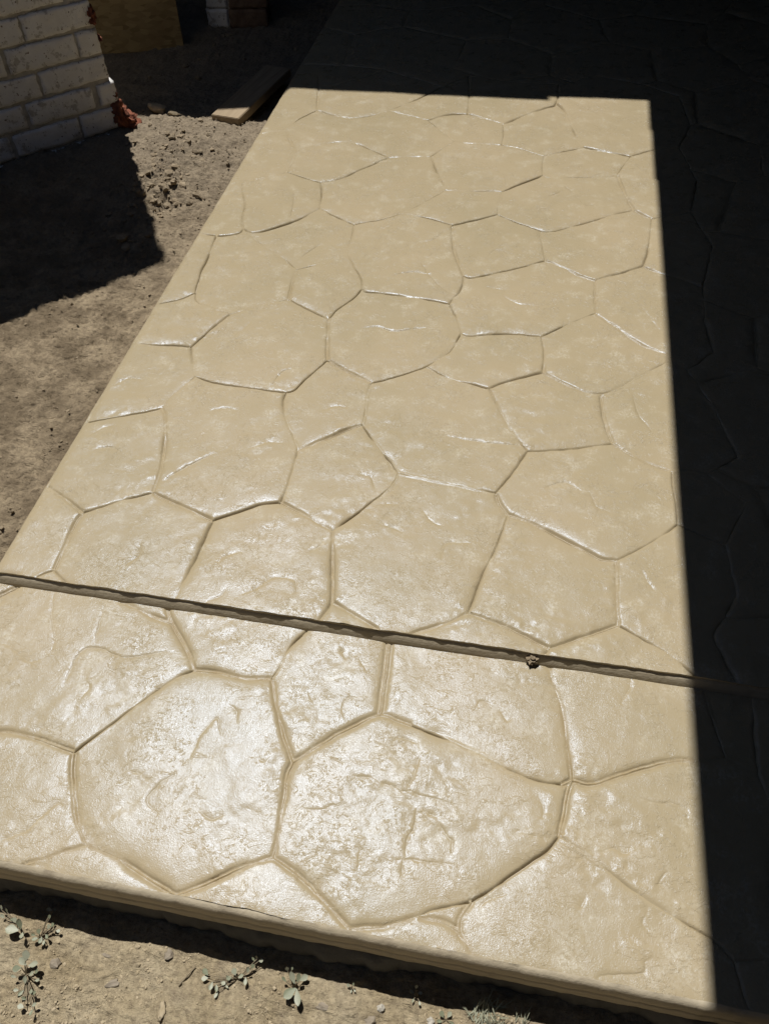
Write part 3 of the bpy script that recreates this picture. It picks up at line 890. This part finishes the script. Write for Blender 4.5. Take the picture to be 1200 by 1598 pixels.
# broken red end of the wall
def red(x, z, r, seed, sx=1, sz=1, y=.05):
    o = link('broken_brick', rock_mesh('broken_brick', r, seed, 4, .42, 1.0, False), M['red'], wall); o.location = (x, y, z); o.scale = (sx, 1.3, sz)
    o['label'] = 'exposed red broken brick'
red(-.004, .010, .054, 31, .7, 1.2, .045); red(.030, -.050, .052, 32, .9, .9, .04); red(.04, -.085, .034, 36, 1.0, .6, .03)
red(-.012, .385, .040, 33, .55, 1.0, .04); red(.0, .295, .022, 34, .5, .5, .03); red(-.004, .47, .04, 35, .5, 1, .05)
red(-.002, .09, .024, 37, .6, 1.2, .03)

# ------------------------------------------------------------------ things in the shade at the back
def face_box(name, corners_px, zb, hgt, thick, mat, parent=None, bev=.001):
    """upright board: bottom corners given by photo pixels on the ground"""
    a = Vector((*at(*corners_px[0], zb), zb)); b = Vector((*at(*corners_px[1], zb), zb))
    d = (b - a); L = d.length; d.normalize(); nn = Vector((-d.y, d.x, 0))
    o = solid(name, [(0, L, 0, thick, 0, hgt)], mat, parent, bev); return o, a, math.atan2(d.y, d.x), L
gzb = -0.115
brd, a_, rz_, L_ = face_box('strand_board', ((150, 86), (288, 76)), gzb, .62, .012, M['osb'])
brd.location = a_; brd.rotation_euler = (math.radians(-7), 0, rz_)
tag(brd, 'strand board sheet leaning upright in the shade behind the wall corner', 'board')
# low pier of bricks
pa = Vector((*at(328, 44, gzb), gzb)); pier = empty('brick_pier', pa, math.radians(10)); tag(pier, 'low pier of half painted bricks standing in deep shade', 'pier')
wb = brick_mesh(.110, 51, .085, .12); bb = brick_mesh(.20, 52, .085, .2); bb.materials.clear(); bb.materials.append(M['brown'])
for k in range(5):
    o = link('brick', wb, None, pier); o.location = (.055 + rb.uniform(-.006, .006), .06, .045 + k * .092); o.rotation_euler = (0, 0, rb.gauss(0, .03))
    o = link('brick', bb, None, pier); o.location = (.218 + rb.uniform(-.01, .01), .09, .045 + k * .092); o.rotation_euler = (0, 0, rb.gauss(0, .03))
    o['label'] = 'bare brown brick'
solid('mortar', [(.012, .3, .012, .14, 0, .45)], M['mortar'], pier)
# plank on the ground beside the slab
p0 = np.array(at(327, 184, -.03)); p1 = np.array(at(372, 188, -.03)); p2 = np.array(at(455, 108, -.03)); 
dv = p2 - p1; Lp = float(np.linalg.norm(dv)) ; ang = math.atan2(dv[1], dv[0]) - math.pi / 2; wd = float(np.linalg.norm(p1 - p0))
pm = bmesh.new(); bmesh.ops.create_cube(pm, size=1)
for v in pm.verts: v.co = ((v.co.x - .5) * wd, (v.co.y + .5) * Lp, (v.co.z - .5) * .036)
ee = [e for e in pm.edges if abs((e.verts[0].co - e.verts[1].co).y) > .3]; bmesh.ops.subdivide_edges(pm, edges=ee, cuts=14, use_grid_fill=True)
bmesh.ops.bevel(pm, geom=[e for e in pm.edges if len(e.link_faces) == 2 and e.calc_face_angle() > .8], offset=.0025, segments=2, affect='EDGES')
for v in pm.verts: v.co.z += .004 * math.sin(v.co.y * 4); v.co.x += .003 * math.sin(v.co.y * 7 + 1)
me = bpy.data.meshes.new('plank'); pm.to_mesh(me); pm.free()
plank = link('plank', me, M['plank']); plank.location = (p1[0], p1[1], -.022); plank.rotation_euler = (math.radians(-.8), 0, ang)
tag(plank, 'weathered timber plank lying beside the slab, its near end sunlit', 'plank')
# twig
def tube(name, pts, r0, r1, mat, parent=None, seg=5):
    V_, F_ = [], []; n = len(pts)
    for i, p in enumerate(pts):
        p = Vector(p); t = (Vector(pts[min(n - 1, i + 1)]) - Vector(pts[max(0, i - 1)])).normalized()
        a = t.cross(Vector((.3, .2, 1))).normalized(); b = t.cross(a); r = r0 + (r1 - r0) * i / (n - 1)
        for k in range(seg):
            th = 2 * math.pi * k / seg; V_.append(p + (a * math.cos(th) + b * math.sin(th)) * r)
    for i in range(n - 1):
        for k in range(seg): F_.append((i * seg + k, i * seg + (k + 1) % seg, (i + 1) * seg + (k + 1) % seg, (i + 1) * seg + k))
    return link(name, mesh_np(name, [tuple(v) for v in V_], F_), mat, parent)
def gpt(px, py, lift=.002, z=-.18):
    x, y = at(px, py, z); g = float(ground_z(x, y)); x, y = at(px, py, g + lift); return (x, y, g + lift)
tw = tube('twig', [gpt(279, 1538, .003), gpt(288, 1528, .004), gpt(298, 1517, .004), gpt(306, 1508, .003)], .0022, .0008, M['stem']); tag(tw, 'short dry brown twig on sandy soil left of the creeping seedling', 'twig')

# ------------------------------------------------------------------ seedlings
def leaf_mesh(seed, L=1.0, Wd=.62, cup=.12):
    nx, ny = 9, 7; V_ = []
    for side in (1, -1):
        for i in range(nx):
            t = i / (nx - 1); wdt = Wd * .5 * (math.sin(math.pi * t ** 1.45) ** .75 if 0 < t < 1 else 0) + .035 * (1 - t)
            for j in range(ny):
                s = -1 + 2 * j / (ny - 1); zz = cup * (abs(s) ** 2) * wdt * 2 + .18 * t * t * (1 if seed % 2 else .3) - .03 * abs(math.sin(s * 7)) * wdt
                V_.append((s * wdt, t * L, zz + side * .022 * (1 - s * s) * math.sin(math.pi * min(1, t + .05))))
    F_ = grid_faces(nx, ny); F2 = F_[:, ::-1] + nx * ny
    return mesh_np('leaf', V_, np.vstack([F_[:, ::-1], F2[:, ::1]]))
LM = {}
for nm in ('leaf', 'leaf2'):
    LM[nm] = []
    for s in range(4):
        me = leaf_mesh(s, 1, (.62, .55, .72, .42)[s], (.12, .2, .05, .15)[s]); me.materials.append(M[nm]); LM[nm].append(me)
def seedling(base_px, label, tips, seed, hgt=.012):
    """tips: (px, py, leaf length, heading deg, tilt deg, height) – one leaf with its foot near the stem"""
    b = gpt(*base_px, 0); root = empty('seedling', b); tag(root, label, 'seedling', 'seedlings sprouting in front of the step')
    rg = random.Random(seed)
    for (px, py, L, hd, tilt, hz) in tips:
        x, y = at(px, py, b[2] + hz); foot = Vector((x - b[0], y - b[1], hz))
        mid = Vector((foot.x * .5, foot.y * .5, hz * .7))
        tube('stem', [(0, 0, -.002), tuple(mid), tuple(foot)], .0012, .0007, M['stem'], root, 5)
        o = link('leaf', rg.choice(LM[rg.choice(('leaf', 'leaf2', 'leaf2'))]), None, root); o.location = foot; L *= .88; o.scale = (L, L, L)
        o.rotation_euler = (math.radians(tilt), rg.gauss(0, .15), math.radians(hd))
# heading 0 = leaf points away from the camera, 90 = to the left
seedling((460, 1543), 'broad-leaved grey-green seedling with two drooping leaves below the step', [
    (462, 1542, .030, 135, -8, .020), (463, 1543, .031, 200, -12, .022), (460, 1535, .026, 35, 25, .022), (464, 1533, .022, -15, 35, .024),
    (449, 1515, .013, 20, 60, .034), (455, 1514, .008, -30, 40, .030), (468, 1530, .020, -50, 15, .012), (447, 1532, .014, 60, 20, .014)], 1)
seedling((372, 1528), 'creeping seedling chain of small oval leaves below the step', [
    (325, 1522, .017, 60, 15, .010), (325, 1526, .014, 110, 0, .012), (332, 1532, .016, 175, -5, .014), (338, 1536, .015, 200, 0, .012), (341, 1546, .015, 165, -8, .010),
    (345, 1532, .012, 250, 10, .010), (352, 1537, .010, 230, 10, .008), (362, 1525, .012, 120, 20, .012), (368, 1522, .015, 40, 20, .012), (372, 1526, .014, -60, 15, .010),
    (384, 1525, .015, 190, -5, .014), (386, 1518, .015, -10, 40, .018), (392, 1512, .012, -20, 30, .016), (398, 1500, .011, 50, 25, .022), (404, 1500, .011, -70, 20, .022), (401, 1497, .010, 0, 50, .024), (355, 1528, .010, 10, 40, .012)], 2)
seedling((31, 1443), 'upright seedling with one tall spoon-shaped leaf at the left edge', [
    (33, 1450, .026, 5, 40, .020), (27, 1440, .014, 60, 30, .014), (30, 1452, .030, 95, 0, .016), (36, 1455, .016, 200, 20, .012), (12, 1424, .013, 0, 50, .014), (8, 1432, .012, 70, 20, .012), (16, 1436, .010, -60, 10, .010), (3, 1420, .014, -20, 55, .018)], 3)
seedling((64, 1462), 'bushy seedling with a white-tipped shoot at the shadow edge', [
    (62, 1458, .012, 30, 30, .014), (60, 1464, .013, 120, 10, .012), (66, 1462, .014, 180, 10, .012), (72, 1458, .013, 240, 10, .014), (75, 1450, .012, -20, 35, .020), (80, 1446, .011, -40, 30, .020),
    (78, 1434, .010, 20, 40, .028), (82, 1421, .013, 80, 10, .032), (84, 1420, .007, -80, 10, .032), (70, 1466, .011, 200, 5, .010), (88, 1452, .010, -90, 0, .012), (56, 1460, .010, 80, 20, .010)], 4)
seedling((42, 1520), 'tall seedling with stacked pairs of leaves in the lower left corner', [
    (40, 1500, .024, 0, 35, .026), (42, 1506, .022, 60, 10, .022), (45, 1507, .023, -75, 8, .022), (34, 1510, .018, 110, 5, .018), (46, 1522, .015, -60, 20, .018), (55, 1520, .012, -20, 25, .016), (55, 1530, .012, -80, 10, .014),
    (40, 1535, .016, 15, 25, .014), (38, 1545, .014, 150, 0, .010), (50, 1543, .011, 200, 20, .014), (50, 1552, .012, -50, 15, .012), (42, 1560, .012, 70, 10, .012), (38, 1572, .014, 90, 5, .010), (50, 1570, .013, -60, 15, .012), (52, 1575, .013, 190, 10, .010), (30, 1545, .011, 100, 10, .010), (26, 1525, .012, 90, 20, .012)], 5)
seedling((549, 1543), 'tiny seedling left of the middle of the front soil strip', [
    (546, 1540, .009, 60, 25, .010), (550, 1538, .008, -30, 35, .012), (549, 1544, .007, 180, 0, .008), (552, 1544, .006, 230, 0, .008)], 6)
seedling((650, 1556), 'small two-leaved seedling standing half in the step shadow', [
    (646, 1550, .011, 75, 10, .016), (652, 1550, .010, -80, 15, .016), (649, 1543, .011, 0, 55, .016), (646, 1558, .009, 160, 0, .010), (654, 1562, .008, 200, 0, .010)], 7)
seedling((696, 1592), 'young green rosette just left of the dry grass tuft', [
    (692, 1588, .014, 40, 20, .006), (698, 1588, .014, -30, 20, .006), (690, 1594, .012, 100, 10, .005), (700, 1594, .012, -90, 10, .005)], 8)
# dry grass tufts
def blade_mesh(seed):
    rg = random.Random(seed); n = 7; V_ = []; c = rg.uniform(.1, .5)
    for i in range(n):
        t = i / (n - 1); wd_ = .045 * (1 - t) ** .7 + .002; y = t; z = -c * t * t
        V_ += [(-wd_, y, z + .012), (0, y, z - .01), (wd_, y, z + .012)]
    F_ = grid_faces(n, 3); me = mesh_np('blade', V_ + [(a, b, c_ - .008) for a, b, c_ in V_], np.vstack([F_, F_[:, ::-1] + n * 3]))
    me.materials.append(M['grass']); return me
BM = [blade_mesh(i) for i in range(5)]
def tuft(px, py, n, r, L, label, seed, spread=60):
    b = gpt(px, py, 0); root = empty('grass_tuft', b); tag(root, label, 'grass tuft', 'grass tufts at the foot of the step'); rg = random.Random(seed)
    for k in range(n):
        o = link('blade', rg.choice(BM), None, root); a = rg.uniform(0, 6.28); q = r * math.sqrt(rg.random())
        o.location = (math.cos(a) * q * 1.5, math.sin(a) * q, 0); l = L * rg.uniform(.5, 1.15); o.scale = (l, l, l)
        o.rotation_euler = (math.radians(rg.uniform(12, 80)), 0, math.radians(rg.gauss(-10, spread)))
tuft(762, 1590, 75, .020, .036, 'dense tuft of stiff grey-green grass blades below the step', 1)
tuft(812, 1592, 12, .010, .026, 'sparse spiky grass tuft right of the dense one', 2, 25)
print('plants', round(time.time() - T0, 1))

# ------------------------------------------------------------------ the patio cover that throws the shade, and added walls blocking sky light
HR = 2.60
off = np.array([SUN.x, SUN.y]) / SUN.z * HR
def rp(x, y): return (x + off[0], y + off[1])
edge = [(.459, -4.5), (.459, .3), (.457, 1.33), (.459, 2.955), (.452, 2.965), (.452, 3.35), (.446, 3.36), (.447, 3.648), (.025, 3.625), (.025, 3.588), (-.4, 3.575), (-1.108, 3.553), (-1.15, 3.42), (-1.45, 3.34), (-1.9, 3.37), (-4.5, 3.40)]
poly = [rp(*p) for p in edge] + [(-5.0, 9.0), (3.2, 9.0), (3.2, -5)]
bm = bmesh.new(); vs = [bm.verts.new((x, y, HR)) for x, y in poly]; f = bm.faces.new(vs)
r = bmesh.ops.extrude_face_region(bm, geom=[f]); bmesh.ops.translate(bm, vec=(0, 0, .05), verts=[v for v in r['geom'] if isinstance(v, bmesh.types.BMVert)])
bmesh.ops.triangulate(bm, faces=bm.faces[:]); bmesh.ops.recalc_face_normals(bm, faces=bm.faces[:])
me = bpy.data.meshes.new('roof_deck'); bm.to_mesh(me); bm.free()
cover = empty('patio_cover', (2.4, 2, 0)); tag(cover, 'L-shaped dark patio cover overhead that shades the right and back of the slab', 'patio cover')
def child(o): o.parent = cover; o.matrix_parent_inverse = Matrix.Translation((-2.4, -2, 0)); return o
child(link('roof_deck', me, M['roof']))
for k in range(9): child(solid('rafter', [(.05, 3.1, -4.0 + k * 1.0, -3.95 + k * 1.0, HR - .14, HR - .002)], M['beam']))
for x, y in ((2.7, -1.5), (2.7, 6.9), (-3.6, 6.9)): child(solid('post', [(x, x + .1, y, y + .1, -.19, HR - .16)], M['beam'], None, .004))
sky_blocker = empty('sky_blocker', (2.6, 2, 0)); tag(sky_blocker, 'unseen dark walls added around the covered slab and its yard to block sky light', 'sky_blocker')
for b in ([(3.0, 3.2, -5, 9, -.2, 3.2)], [(-5, 3.0, 7.2, 7.4, -.2, 3.2)], [(-4.4, -4.2, -3.0, 7.2, -.2, 3.1)], [(-4.2, 3.0, -3.0, -2.8, -.2, 3.1)]):
    o = solid('wall', b, M['blocker']); o.parent = sky_blocker; o.matrix_parent_inverse = Matrix.Translation((-2.6, -2, 0))  # unseen walls, added to keep sky light off the shaded slab
print('done', round(time.time() - T0, 1), 'objects', len(bpy.data.objects))
